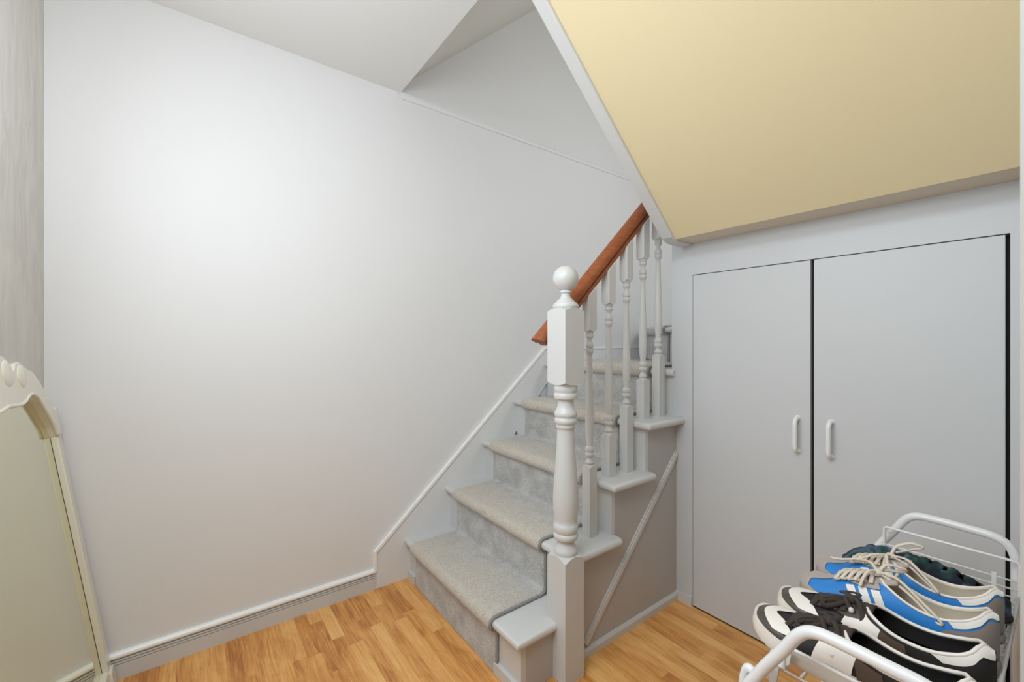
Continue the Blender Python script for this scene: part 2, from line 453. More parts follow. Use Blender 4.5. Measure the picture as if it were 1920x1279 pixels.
# side panel stepped
sp = [(NY[0]+RS+0.018, 0)]
for i in range(4):
    sp += [(NY[i]+RS+0.018, NZ[i]-TH), (NY[i+1]+RS+0.018, NZ[i]-TH)]
sp = [(a, b) for a, b in sp if True]
sp[-1] = (YC, sp[-1][1]); sp += [(YC, 0)]
mk('side_panel', *prism_x(sp, XS-0.02, XS), M['stringer'], st)['label'] = 'grey painted side of the stairs below the tread ends'
# diagonal moulding and base moulding on side
yA, zA, yB2, zB2 = 1.105, 0.030, YC, 0.60
def P2(u, v, X):
    a = (u-960)/795; b = -(v-640)/795; s_, c_ = sin(YAW), cos(YAW)
    return None
dmx = [(1.09, 0.045), (YC-0.0, 0.622)]
mk('side_moulding', *join([prism_x(strip(dmx, 0.030), XS, XS+0.005), prism_x(strip(dmx, 0.015), XS+0.005, XS+0.009)]), M['white'], st)['label'] = 'narrow diagonal moulding'
mk('side_baseboard', *prism_y([(XS, 0), (XS+0.011, 0), (XS+0.011, 0.022), (XS+0.006, 0.031), (XS, 0.031)], 1.05, YC-0.0), M['white'], st)
mk('side_baseboard', *box(-1.160, XS-0.001, NY[0]+RS-0.014, NY[0]+RS, 0, 0.036), M['white'], st)
mk('side_baseboard', *box(XL+0.011, -1.792, NY[0]+RS-0.014, NY[0]+RS, 0, 0.036), M['white'], st)
# winder step
A = Vector((-1.862, 2.535)); B = Vector((-0.99, 1.716)); dAB = (B-A).normalized(); nAB = Vector((-dAB.y, dAB.x))   # nAB points up the stairs
if nAB.y < 0: nAB = -nAB
def winder(x_from, x_to, grow, zt, th, ddz=0, mname='tread'):
    r = th/2; prof = [(r+r*cos(-pi/2-pi*k/8), -r+r*sin(-pi/2-pi*k/8)) for k in range(9)]+[(0.03, 0), (0.03, -th)]
    V, F = [], []
    for s in (x_from, x_to):
        p = A+dAB*s
        V += [(p.x+nAB.x*(i-grow), p.y+nAB.y*(i-grow), zt+dz) for i, dz in prof]
    n = len(prof)
    F = [tuple(range(n)), tuple(range(2*n-1, n-1, -1))]+[(i, (i+1) % n, (i+1) % n+n, i+n) for i in range(n)]
    return V, F
LAB = (B-A).length
wq = [A+dAB*0.02+nAB*0.03, A+dAB*LAB+nAB*0.03]
mk('tread', *join([winder(0.02, LAB, 0, NZ[5], TH), prism_z([(wq[0].x, min(wq[0].y, YE-0.001)), (wq[1].x, wq[1].y), (wq[1].x, YE-0.001), (wq[0].x, YE-0.0005)], NZ[5]-TH, NZ[5])]), M['white'], st, smooth=True, angle=50)['label'] = 'diagonal winder tread'
def slab2(s0, s1, d0, d1, z0, z1):
    P = [A+dAB*s0+nAB*d0, A+dAB*s1+nAB*d0, A+dAB*s1+nAB*d1, A+dAB*s0+nAB*d1]
    return prism_z([(p.x, p.y) for p in P], z0, z1)
mk('riser', *slab2(0.02, LAB, RS, RS+0.018, NZ[4], NZ[5]-TH), M['white'], st)

# ------------------------------------------------------------------ carpet runner
CX0, CX1 = -1.789, -1.152
ct = 0.012
def carpet_path():
    P = [(NY[0]+RS-ct, 0.001, 0)]
    for i in range(5):
        yf, zt = NY[i], NZ[i]
        P.append((yf+RS-ct, zt-TH-0.022, 0.0)); P.append((yf+RS-ct-0.003, zt-TH-0.010, 0.0))
        r = TH/2+ct
        for k in range(1, 8):
            a = -pi/2-pi*k/8
            P.append((yf+TH/2+(r)*cos(a), zt-TH/2+r*sin(a), 0.4+0.6*k/7))
        P.append((yf+TH/2+0.002, zt+ct, 1.0))
        if i < 4:
            yn = NY[i+1]+RS-ct
            P.append((yf+0.06, zt+ct, 0.8)); P.append((yf+0.13, zt+ct, 0.55)); P.append((yn-0.012, zt+ct, 0.25)); P.append((yn-0.003, zt+ct+0.004, 0)); P.append((yn, zt+ct+0.014, 0))
        else:
            P.append((yf+0.10, zt+ct, 0.5)); P.append((1.98, zt+ct, 0.0))
    return P
cp = carpet_path()
def resample(P, step):
    out = []
    for i in range(len(P)-1):
        a, b = Vector(P[i]), Vector(P[i+1]); L = (Vector(a[:2])-Vector(b[:2])).length
        n = max(1, int(L/step))
        for k in range(n): out.append(a.lerp(b, k/n))
    out.append(Vector(P[-1])); return out
def carpet_mesh(name, parent, pts3, frames, nx, x0, x1, wear):
    pass
rs = resample(cp, 0.006)
nx = 110; V = []; F = []; W = []
def normal_at(i):
    a = rs[max(0, i-1)]; b = rs[min(len(rs)-1, i+1)]
    d = Vector((b.x-a.x, b.y-a.y)).normalized()
    return Vector((-d.y, d.x))
for i, p in enumerate(rs):
    nn = normal_at(i)
    for j in range(nx+1):
        x = CX0+(CX1-CX0)*j/nx
        e = min(j, nx-j)
        h = random.uniform(-0.0011, 0.0011)+0.0016*noise.noise(Vector((x*14, p.x*14, p.y*14)))
        if e == 0: h -= 0.009
        elif e == 1: h -= 0.002
        yy, zz = p.x+nn.x*h, p.y+nn.y*h
        V.append((x+random.uniform(-.0008, .0008), yy, zz)); W.append(max(0, p.z)*(0.7+0.6*(0.5+noise.noise(Vector((x*5, p.x*5, 3.3))))))
m_ = nx+1
for i in range(len(rs)-1):
    for j in range(nx):
        F.append((i*m_+j, i*m_+j+1, (i+1)*m_+j+1, (i+1)*m_+j))
car = empty('stair_carpet', ((CX0+CX1)/2, NY[0], 0), 'grey carpet runner with taupe worn edges covering the stair treads and risers', 'carpet')
o = mk('runner', V, F, M['carpet'], car, smooth=True)
at = o.data.attributes.new('wear', 'FLOAT', 'POINT'); at.data.foreach_set('value', W)
# bound right edge
bp = [(CX1+0.001+0.0006*sin(i*1.7), p.x-normal_at(i).x*0.0062, p.y-normal_at(i).y*0.0062) for i, p in enumerate(rs)]
bp = [Vector(p) for p in bp]; bp2 = [bp[0]]
for p in bp[1:]:
    if (p-bp2[-1]).length > 0.004: bp2.append(p)
o = mk('edge_binding', *tube(bp2, lambda t: 0.0054+0.0005*sin(t*900), 8), M['binding'], car, smooth=True); o['label'] = 'dark stitched edge binding'
# piece over the winder
def winder_carpet(s0, s1):
    prof = [(RS-ct, NZ[4]+0.004-NZ[5]), (RS-ct, -TH-0.012)]
    r = TH/2+ct
    for k in range(0, 8):
        a = -pi/2-pi*k/8
        prof.append((TH/2+r*cos(a), -TH/2+r*sin(a)))
    prof += [(0.1, ct), (0.34, ct)]
    pr = resample([(a, b, 0) for a, b in prof], 0.007)
    n = 70; V = []; F = []
    for i, p in enumerate(pr):
        for j in range(n+1):
            s = s0+(s1-s0)*j/n
            q = A+dAB*s+nAB*(p.x+random.uniform(-.001, .001))
            V.append((q.x, min(q.y, YE-0.004), NZ[5]+p.y+random.uniform(-.001, .001)))
    for i in range(len(pr)-1):
        for j in range(n): F.append((i*(n+1)+j, i*(n+1)+j+1, (i+1)*(n+1)+j+1, (i+1)*(n+1)+j))
    edge = []
    for p in pr:
        i = pr.index(p); a_, b_ = pr[max(0, i-1)], pr[min(len(pr)-1, i+1)]
        d = Vector((b_.x-a_.x, b_.y-a_.y)).normalized(); nn = Vector((-d.y, d.x))*0.0062
        q = A+dAB*s1+nAB*(p.x-nn.x); edge.append(Vector((q.x, min(q.y, YE-0.01), NZ[5]+p.y-nn.y)))
    return V, F, edge
V, F, edge = winder_carpet(0.06, 0.70)
o = mk('runner', V, F, M['carpet'], car, smooth=True)
at = o.data.attributes.new('wear', 'FLOAT', 'POINT')
e2 = [edge[0]]
for p in edge[1:]:
    if (p-e2[-1]).length > 0.005: e2.append(p)
mk('edge_binding', *tube(e2, 0.0058, 8), M['binding'], car, smooth=True)['label'] = 'dark stitched edge binding'

# ------------------------------------------------------------------ banister
bn = empty('stair_banister', (NWX, NWY, 0), 'white turned newel post and spindles under a brown wooden handrail', 'banister')
npst = mk('newel_post', *square_block(NWX, NWY, NWH, 0, zn(0.386), bottom=False, k=0.75), M['white'], bn, smooth=True, angle=30)
kz = 0.001763
def nz(v): return 1.1-(v-640)*kz
def beads(L):
    """L: list of (v, half width px)"""
    return [(nz(v), hwp*kz) for v, hwp in L]
tp = [(1050, 20), (1049, 22), (1044, 22.6), (1040, 22), (1038, 20.5), (1037.5, 20.5), (1034, 22), (1030, 22.3), (1026, 20.5), (1021, 17.5), (1015, 15.8), (1012, 15.6), (1010, 17), (1009.5, 20), (1007, 22.6), (1002, 23.4), (998, 22.4), (996.6, 20.8),
      (995, 21.5), (991, 23.6), (985, 23.6), (980, 22), (978.5, 20.6), (970, 21.6), (955, 23.2), (940, 23.9), (925, 23.6), (905, 22.4), (885, 20.8), (865, 19.2), (845, 17.8), (825, 16.8), (808, 16.3), (803, 16.4), (802, 17.6), (799, 18.3), (797, 17.4), (796, 17.4), (794, 19.5),
      (789, 21.4), (785, 20.8), (783, 19), (782, 19), (780, 20.8), (776, 21.6), (772, 21), (768, 17.8), (762, 15.6), (755, 15), (750, 15.2), (748.6, 17.5), (747, 21.5), (743, 22.6), (739, 22.3), (737, 20.5), (735.6, 20.5), (733, 22), (728, 22.4), (724, 22), (719, 20)]
mk('turned_shaft', *lathe(beads(tp), NWX, NWY, 40), M['white'], npst, smooth=True, angle=50)
mk('upper_block', *square_block(NWX, NWY, NWH, zn(0.953), zn(1.210), k=0.55), M['white'], npst, smooth=True, angle=30)
bc = zn(1.311); br = 0.0424
cl = [(1.200, 0.036), (1.2065, 0.036), (1.209, 0.0415), (1.214, 0.0440), (1.221, 0.0432), (1.228, 0.0380), (1.233, 0.0300), (1.235, 0.0305), (1.2375, 0.028), (1.243, 0.0205), (1.250, 0.0165), (1.256, 0.0158), (1.2615, 0.0175), (1.2635, 0.0215), (1.2665, 0.0215), (1.2685, 0.0185), (1.271, 0.0165)]
cl = [(zn(z), r*NK) for z, r in cl]
ball = [(bc-br*cos(a), br*sin(a)) for a in [0.40+(pi-0.42)*k/22 for k in range(23)]]
ball = [p for p in ball]
mk('ball_finial', *lathe(cl+[p for p in ball if p[0] > zn(1.2725)]+[(bc+br, 0.001)], NWX, NWY, 40), M['white'], npst, smooth=True, angle=60)

# spindles
BX = -1.081; bh = 0.019
RX = -1.092
RB = lambda yy: 1.203+0.960*(yy-1.091)      # underside of rail
ys = [1.170, 1.277, 1.384, 1.491, 1.598]
bz = [0.640, 0.744, 0.842, 0.942, 1.040]
bt = [NZ[1], NZ[2], NZ[2], NZ[3], NZ[3]]
kb = 0.00197
def bprof(z0, z1):
    # source spindle: block top at v=870 (z .647), upper block bottom at v=620 (z 1.139)
    P = [(871, 8.4), (869, 7.4), (867.5, 6.3), (867, 7.6), (865, 8.3), (863, 7.8), (861, 6), (857, 5.2), (854.5, 5.4), (853.5, 7.4), (850, 8.4), (846.5, 7.6), (845.5, 6.4), (844.5, 7.4), (840, 8.4), (835.5, 7.2), (834, 5.4), (829, 5.7), (818, 6.9), (805, 7.8), (792, 8.0), (775, 7.6), (750, 6.8), (720, 5.9), (690, 5.2), (668, 4.9), (662, 5.0), (661, 6.2),
         (657, 7.6), (652.5, 6.8), (651.5, 5.7), (650.5, 6.8), (647, 7.6), (643, 6.8), (640, 5.1), (636, 4.6), (633.5, 4.9), (632, 6.2), (629, 7.7), (625.5, 7.0), (624.5, 5.9), (623.5, 6.9), (621.5, 7.4), (619, 8.2)]
    return [(z0+(871-v)/(871-619)*(z1-z0), h*kb*1.02) for v, h in P]
for yy, z0, zb in zip(ys, bz, bt):
    z1 = z0+0.497
    b_ = mk('spindle', *square_block(BX, yy, bh, zb, z0+0.002, bottom=False, k=1.0, n=32, rin=0.82), M['white'], bn, smooth=True, angle=30)
    mk('turned_shaft', *lathe(bprof(z0, z1), BX, yy, 24), M['white'], b_, smooth=True, angle=50)
    V, F = square_block(BX, yy, bh, z1-0.002, RB(yy)+0.03, top=False, k=1.0, n=32, rin=0.82)
    nV = []
    for p in V:
        if p[2] > RB(yy)+0.02: nV.append((p[0], p[1], RB(p[1])+0.004))
        else: nV.append(p)
    mk('upper_block', nV, F, M['white'], b_, smooth=True, angle=30)

# handrail
RSL = 0.960; pf = 1/sqrt(1+RSL**2)
rp = [(-0.022, 0.0), (0.022, 0.0), (0.0245, 0.003), (0.0245, 0.013), (0.0190, 0.016), (0.0190, 0.020), (0.0285, 0.023), (0.0295, 0.027), (0.0295, 0.033), (0.027, 0.041), (0.021, 0.048), (0.011, 0.0525), (0, 0.054),
      (-0.011, 0.0525), (-0.021, 0.048), (-0.027, 0.041), (-0.0295, 0.033), (-0.0295, 0.027), (-0.0285, 0.023), (-0.0190, 0.020), (-0.0190, 0.016), (-0.0245, 0.013), (-0.0245, 0.003)]
HS = 1.07
def rail_ring(t_of):
    out = []
    for dx, h in rp:
        h *= HS
        # point at along-distance 0: line base (y0, RB(y0)); perpendicular = (-RSL, 1)*pf
        y, z = t_of(h)
        out.append((RX+dx*0.92, y, z))
    return out
def low_end(h):
    # level-ish cut: underside at y=.925; top reaches y=.874
    y0 = 1.0; zz0 = RB(y0)
    py, pz = y0-RSL*pf*h, zz0+pf*h
    # cut plane: z = 1.085 - 0.30*(y-0.925)
    k = (1.082-0.38*(py-0.975)-pz)/(RSL+0.38)
    return py+k, pz+RSL*k
def high_end(h):
    y0 = 1.70; return y0, RB(y0)+h/pf
r0 = rail_ring(low_end); r1 = rail_ring(high_end)
V = r0+r1; n = len(rp)
F = [tuple(range(n)), tuple(range(2*n-1, n-1, -1))]+[(i, (i+1) % n, (i+1) % n+n, i+n) for i in range(n)]
mk('handrail', V, F, M['rail'], bn, smooth=True, angle=35)['label'] = 'brown stained wooden handrail'

# ------------------------------------------------------------------ leaning mirror
mi = empty('standing_mirror', (-1.48, -0.22, 0), 'cream framed mirror with a scalloped crest leaning on the grey wall', 'mirror')
TL = atan2(0.1485, 1.0)
def mp(x, h, d):   # x world, h height along the mirror, d out from the glass plane ; front of frame at d=0.028
    base = Vector((0, -0.202-0.015/cos(TL), 0.0))
    up = Vector((0, -sin(TL), cos(TL))); out = Vector((0, cos(TL), sin(TL)))
    p = base+up*h+out*d
    return (x, p.y, p.z)
MX0, MX1 = -1.858, -1.102
def mprism(poly, d0, d1):
    n = len(poly)
    V = [mp(x, h, d0) for x, h in poly]+[mp(x, h, d1) for x, h in poly]
    F = [tuple(range(n)), tuple(range(2*n-1, n-1, -1))]+[(i, (i+1) % n, (i+1) % n+n, i+n) for i in range(n)]
    return V, F
def mframe(name, poly, d1=0.015, w=0.003):
    o = mk(name, *mprism(poly, -0.012, d1), M['cream'], mi, smooth=True, angle=40); rbox(o, w, 3); return o
def mrect(x0, x1, h0, h1): return [(x0, h0), (x1, h0), (x1, h1), (x0, h1)]
mframe('side_rail', mrect(MX0, MX0+0.042, 0.05, 0.865))
mframe('side_rail', mrect(MX1-0.042, MX1, 0.05, 0.865))
mframe('bottom_rail', mrect(MX0+0.042, MX1-0.042, 0.0, 0.07))
for xx in (MX0, MX1-0.05): mframe('corner_block', mrect(xx-0.001, xx+0.049, 0.0, 0.062), 0.021, 0.004)
# crest
cxm = (MX0+MX1)/2
def mirror_sym(P): return P+[(2*cxm-x, h) for x, h in reversed(P)]
top = [(MX0-0.0, 0.860), (MX0+0.004, 0.880), (MX0-0.002, 0.898), (MX0+0.008, 0.908), (MX0+0.020, 0.903), (MX0+0.036, 0.917), (MX0+0.065, 0.945), (MX0+0.100, 0.985), (MX0+0.135, 1.015), (MX0+0.165, 1.030), (MX0+0.190, 1.033),
       (MX0+0.222, 1.048), (MX0+0.250, 1.056), (MX0+0.278, 1.052), (MX0+0.300, 1.038), (MX0+0.325, 1.062), (MX0+0.350, 1.074)]
top = [tuple(p)[:2] for p in [(q.x, q.y) for q in smooth_path([(a, b, 0) for a, b in top], 4)]]
bot = [(MX0+0.042, 0.822), (MX0+0.062, 0.858), (MX0+0.094, 0.893), (MX0+0.118, 0.918), (MX0+0.150, 0.948), (MX0+0.185, 0.962), (MX0+0.220, 0.961), (MX0+0.260, 0.950), (MX0+0.300, 0.946), (MX0+0.340, 0.949), (cxm, 0.952)]
bot = [(q.x, q.y) for q in smooth_path([(a, b, 0) for a, b in bot], 4)]
outl = mirror_sym(top)
inl = bot+[(2*cxm-x, h) for x, h in reversed(bot[:-1])]
poly = outl+[(MX1, 0.826)]+list(reversed(inl))+[(MX0, 0.826)]
poly = outl+[(MX1, 0.822)]+[(x, h) for x, h in reversed(inl)]+[(MX0, 0.822)]
cr_ = mk('crest', *mprism(poly, -0.012, 0.018), M['cream'], mi, smooth=True, angle=40); rbox(cr_, 0.003, 2)
# raised lip following the lower edge of the crest, and scallop relief on the lobes
lip = [mp(x, h+0.005, 0.016) for x, h in inl]
mk('crest_lip', *tube(lip, 0.0050, 10), M['cream'], cr_, smooth=True)
for lx, lh, lr in ((MX0+0.25, 1.026, 0.036), (MX0+0.345, 1.040, 0.040), (2*cxm-(MX0+0.25), 1.030, 0.030)):
    V, F = [], []
    nn_ = 14
    for a in range(7):
        for k in range(nn_):
            th = 2*pi*k/nn_; rr = lr*sin(pi/2*a/6); dd = 0.007*cos(pi/2*a/6)
            V.append(mp(lx+rr*cos(th)*(1-0.12*abs(sin(3*th))), lh+rr*sin(th)*0.85-0.2*rr, 0.0165+dd))
    for a in range(6):
        for k in range(nn_): F.append((a*nn_+k, a*nn_+(k+1) % nn_, (a+1)*nn_+(k+1) % nn_, (a+1)*nn_+k))
    mk('scallop', V, F, M['cream'], cr_, smooth=True)
gpoly = [(MX0+0.03, 0.03), (MX1-0.03, 0.03), (MX1-0.03, 0.86)]+[(x, h+0.008) for x, h in reversed(inl)]+[(MX0+0.03, 0.86)]
mk('mirror_glass', *mprism(gpoly, -0.006, 0.0), M['mirror'], mi)
for ga, gb in ((MX0+0.042, MX0+0.0430), (MX1-0.0430, MX1-0.042)): mk('glass_edge', *mprism(mrect(ga, gb, 0.07, 0.835), 0.0, 0.0008), M['seam'], mi)['label'] = 'thin dark line where glass meets frame'
mk('back_board', *mprism([(x, h+0.012) for x, h in gpoly], -0.016, -0.0125), M['board'], mi)

# ------------------------------------------------------------------ shoe rack
RX0, RX1 = -0.298, -0.074
rk = empty('shoe_rack', (-0.18, 1.10, 0), 'white wire shoe rack with arched tube ends standing by the closet doors', 'shoe rack')
def arch(yy):
    P = [(-0.400, yy, 0.010), (-0.380, yy, 0.30), (-0.352, yy, 0.475), (-0.322, yy, 0.545), (-0.286, yy, 0.605), (-0.262, yy, 0.645), (-0.240, yy, 0.660), (-0.205, yy, 0.662), (-0.155, yy, 0.660), (-0.115, yy, 0.657), (-0.092, yy, 0.645), (-0.080, yy, 0.615), (-0.079, yy, 0.55), (-0.076, yy, 0.30), (-0.075, yy, 0.010)]
    return smooth_path(P, 8)
for yy in (0.762, 1.452):
    ap = arch(yy) if yy > 1 else [Vector((p.x, p.y, p.z*(1-0.011))) for p in arch(yy)]
    a_ = mk('arched_tube', *tube(ap, 0.0092, 14), M['metal'], rk, smooth=True)
    for px in (-0.400, -0.075):
        mk('foot_cap', *lathe([(0.0, 0.0105), (0.022, 0.0112), (0.025, 0.0095)], px, yy, 16), M['plastic'], a_, smooth=True, angle=50)
def wire(P, r=0.0022, n=8): return tube([Vector(p) for p in P], r, n)
def tier(zs, yy0, yy1, ftop, name):
    bars = []
    # long wires
    k = 0
    xx = RX0
    nlong = 10
    for k in range(nlong):
        xx = RX0+(RX1-RX0)*k/(nlong-1)
        bars.append(([(xx, yy0, zs), (xx, yy1, zs)], 0.0030 if k in (0, nlong-1) else 0.0019))
    g = mk(name, *join([wire(p, r) for p, r in bars]), M['metal'], rk, smooth=True)
    cr = []
    nc = 22
    for k in range(nc+1):
        yy = yy0+(yy1-yy0)*k/nc
        cr.append(wire([(RX0, yy, zs-0.003), (RX1, yy, zs-0.003)], 0.0017, 6))
    g2 = mk('cross_wire', *join(cr), M['metal'], g, smooth=True); g2['kind'] = 'stuff'
    return g
def fence(yy, zs, ftop):
    fr = tube([(RX0, yy, zs), (RX0, yy, ftop-0.004), (RX0+0.004, yy, ftop), (RX1-0.004, yy, ftop), (RX1, yy, ftop-0.004), (RX1, yy, zs)], 0.0030, 8)
    f = mk('end_fence', *fr, M['metal'], rk, smooth=True, angle=50)
    for zz in (ftop-0.044, ftop-0.062, ftop-0.082, ftop-0.102):
        if zz > zs+0.001: mk('wire', *wire([(RX0, yy, zz), (RX1, yy, zz)], 0.0021), M['metal'], f, smooth=True)
    mk('wire', *box(RX1-0.040, RX1-0.033, yy-0.003, yy+0.003, ftop-0.108, ftop-0.036), M['metal'], f)
ZS = 0.545
tier(ZS, 0.80, 1.425, 0, 'upper_shelf'); fence(1.425, ZS, 0.6215); fence(0.80, ZS, 0.585)
tier(0.20, 0.80, 1.425, 0, 'lower_shelf'); fence(1.425, 0.2, 0.27); fence(0.80, 0.2, 0.27)
for zz in (ZS, 0.20):       # cross ties between arches
    xl = -0.322 if zz > 0.4 else -0.388
    mk('side_tube', *join([tube([(xl, 0.762, zz), (xl, 1.452, zz)], 0.006, 10), tube([(RX1-0.004, 0.762, zz-0.012), (RX1-0.004, 1.452, zz-0.012)], 0.005, 10),
        tube([(xl, 0.80, zz), (RX0, 0.80, zz)], 0.003, 8), tube([(xl, 1.425, zz), (RX0, 1.425, zz)], 0.003, 8)]), M['metal'], rk, smooth=True)
# bracket plate and small foot loop on near end
pl = mk('bracket', *prism_y([(-0.320, 0.562), (-0.286, 0.585), (-0.290, 0.556), (-0.306, 0.540), (-0.312, 0.500), (-0.322, 0.500)], 0.800, 0.806), M['metal'], rk)
mk('foot_loop', *tube(smooth_path([(-0.356, 0.775, 0.36), (-0.355, 0.775, 0.47), (-0.351, 0.775, 0.515), (-0.343, 0.775, 0.530), (-0.333, 0.775, 0.520), (-0.327, 0.775, 0.49), (-0.325, 0.775, 0.36)], 6), 0.0070, 12), M['metal'], rk, smooth=True)

# ------------------------------------------------------------------ shoes
def interp(T, t):
    n = len(T)
    for i in range(n-1):
        a, va = T[i]; b, vb = T[i+1]
        if t <= b or i == n-2:
            sa = 0 if i == 0 else (vb-T[i-1][1])/(b-T[i-1][0])
            sb = 0 if i == n-2 else (T[i+2][1]-va)/(T[i+2][0]-a)
            if i > 0 and (va-T[i-1][1])*(vb-va) <= 0: sa = 0
            if i < n-2 and (vb-va)*(T[i+2][1]-vb) <= 0: sb = 0
            h = b-a; u = min(max((t-a)/h, 0), 1)
            return (2*u**3-3*u*u+1)*va+(u**3-2*u*u+u)*h*sa+(-2*u**3+3*u*u)*vb+(u**3-u*u)*h*sb
class Shoe:
    def __init__(s, L=0.28, wf=0.046, hs=0.018, H=None, vo=None, spring=0.010, toe=0.17):
        s.L, s.wf, s.hs, s.spring, s.toe = L, wf, hs, spring, toe
        s.H = H; s.vo = vo
        s.Wt = [(0, 0.95), (0.30, 1.0), (0.62, 0.80), (0.85, 0.76), (1.0, 0.74)]
    def W(s, t):
        w_ = s.wf*interp(s.Wt, t)
        if t < s.toe: w_ *= sqrt(max(0, 1-((s.toe-t)/s.toe)**2))**0.85
        if t > 0.88: w_ *= sqrt(max(0, 1-((t-0.88)/0.12)**2))
        return w_
    def lift(s, t): return s.spring*max(0, 1-t/0.28)**2
    def S(s, t, k, sd, off=0.0):
        v = 1-(1-interp(s.vo, t))*k
        return s.Sv(t, v, sd, off)
    def Sv(s, t, v, sd, off=0.0):
        def base(t, v):
            t = min(max(t, 0), 1)
            Wd = s.W(t); Hh = interp(s.H, t)
            cv = max(0, cos(pi*v/2)); sv = sin(pi*abs(v)/2)*(1 if v >= 0 else -1)
            bul = 1+0.05*sin(pi*abs(v))
            return Vector(((t-0.5)*s.L, sd*Wd*sv*bul, s.hs+s.lift(t)+Hh*cv**0.72))
        p = base(t, v)
        if off:
            e = 0.012
            a = base(min(t+e, 1), v)-base(max(t-e, 0), v); b = base(t, min(v+e, 1.0))-base(t, v-e)
            n = a.cross(b)
            if n.length < 1e-9: n = Vector((0, 0, 1))
            n.normalize()
            c = Vector(((t-0.5)*s.L*0.85, 0, s.hs+0.01))
            if n.dot(p-c) < 0: n = -n
            p = p+n*off
        return p
    def shell(s, nt=64, nk=18):
        V, F = [], []; idx = {}
        ts = [0.5-0.5*cos(pi*i/nt) for i in range(nt+1)]
        for i, t in enumerate(ts):
            for sd in (-1, 1):
                for k in range(nk+1):
                    idx[i, sd, k] = len(V); V.append(s.S(t, k/nk, sd))
        for i in range(nt):
            for sd in (-1, 1):
                for k in range(nk):
                    F.append((idx[i, sd, k], idx[i, sd, k+1], idx[i+1, sd, k+1], idx[i+1, sd, k]))
        return V, F
    def patch(s, fn, nu=16, nv=10, off=0.0012):
        """fn(u,v)->(t,k,side) or (t,v,side,'v')"""
        V, F = [], []
        for i in range(nu+1):
            for j in range(nv+1):
                q = fn(i/nu, j/nv)
                V.append(s.S(q[0], q[1], q[2], off) if len(q) == 3 else s.Sv(q[0], q[1], q[2], off))
        for i in range(nu):
            for j in range(nv):
                F.append((i*(nv+1)+j, (i+1)*(nv+1)+j, (i+1)*(nv+1)+j+1, i*(nv+1)+j+1))
        return V, F
    def sole(s, extra=0.003, hb=None, top=0.0, cup=0.0):
        V, F = [], []; n = 60; loop = []
        ts = [0.5-0.5*cos(pi*i/(n//2)) for i in range(n//2+1)]
        pts = [(t, 1) for t in ts]+[(t, -1) for t in reversed(ts[1:-1])]
        levels = [(0.0, -0.004), (0.003, 0.0), (s.hs*0.5, 0.0012), (s.hs-0.002, 0.0), (s.hs+0.002+cup, -0.0018)]
        for z, g in levels:
            for t, sd in pts:
                # outline grown outward by extra+g
                Wd = s.W(t); x = (t-0.5)*s.L*(1+2*(extra+g)/s.L)
                cu = 1.0
                zz = z
                V.append(Vector((x, sd*(Wd+(extra+g)*(1 if Wd > 0.004 else 0)), zz+s.lift(t)*(1 if z > 0 else 1))))
        m = len(pts)
        for i in range(len(levels)-1):
            for j in range(m):
                F.append((i*m+j, i*m+(j+1) % m, (i+1)*m+(j+1) % m, (i+1)*m+j))
        # caps as quads strips
        for lev in (0, len(levels)-1):
            h = len(ts)
            def id_(i, sd): return lev*m+(i if sd == 1 or i in (0, h-1) else m-i)
            for i in range(h-1):
                q = [id_(i, 1), id_(i+1, 1), id_(i+1, -1), id_(i, -1)]
                q = list(dict.fromkeys(q)); F.append(tuple(q))
        return V, F
def weld(o, d=0.0003):
    bm = bmesh.new(); bm.from_mesh(o.data); bmesh.ops.remove_doubles(bm, verts=bm.verts, dist=d)
    bmesh.ops.recalc_face_normals(bm, faces=bm.faces); bm.to_mesh(o.data); bm.free()
def solid(o, th, offset=-1, inner=False):
    m = o.modifiers.new('solid', 'SOLIDIFY'); m.thickness = th; m.offset = offset
    if inner: m.material_offset = 1; m.material_offset_rim = 1
    return o

MS = {}
MS['blue'] = mat('blue_nylon', srgb(34, 128, 205), 0.55, bump=0.2, bscale=400, sheen=0.2)
MS['taupe'] = mat('taupe_suede', srgb(176, 163, 154), 0.85, bump=0.25, bscale=300, var=0.05, vscale=30, sheen=0.3)
MS['heel'] = mat('grey_brown_suede', srgb(140, 126, 118), 0.85, bump=0.25, bscale=300, sheen=0.3)
MS['cream'] = mat('cream_lining', srgb(222, 210, 190), 0.8, bump=0.2, bscale=200, var=0.05, vscale=25)
MS['whiteleather'] = mat('white_leather', srgb(238, 231, 222), 0.5, var=0.03, vscale=20)
MS['lace'] = mat('cream_lace', srgb(224, 210, 192), 0.85, bump=0.5, bscale=500)
MS['gum'] = mat('grey_rubber', srgb(156, 148, 140), 0.6)
MS['black'] = mat('black_nylon', srgb(34, 30, 28), 0.7, bump=0.2, bscale=300)
MS['mud'] = mat('dark_grey_leather', srgb(78, 72, 66), 0.38)
MS['blacklace'] = mat('dark_lace', srgb(62, 53, 48), 0.85, bump=0.4, bscale=500)
MS['bwhite'] = mat('white_rubber', srgb(226, 218, 207), 0.45)
MS['brown'] = mat('dark_brown_suede', srgb(84, 66, 52), 0.8, sheen=0.2)
MS['darksole'] = mat('dark_rubber', srgb(40, 38, 38), 0.6)
MS['reflect'] = mat('label_patch', srgb(170, 168, 150), 0.5)
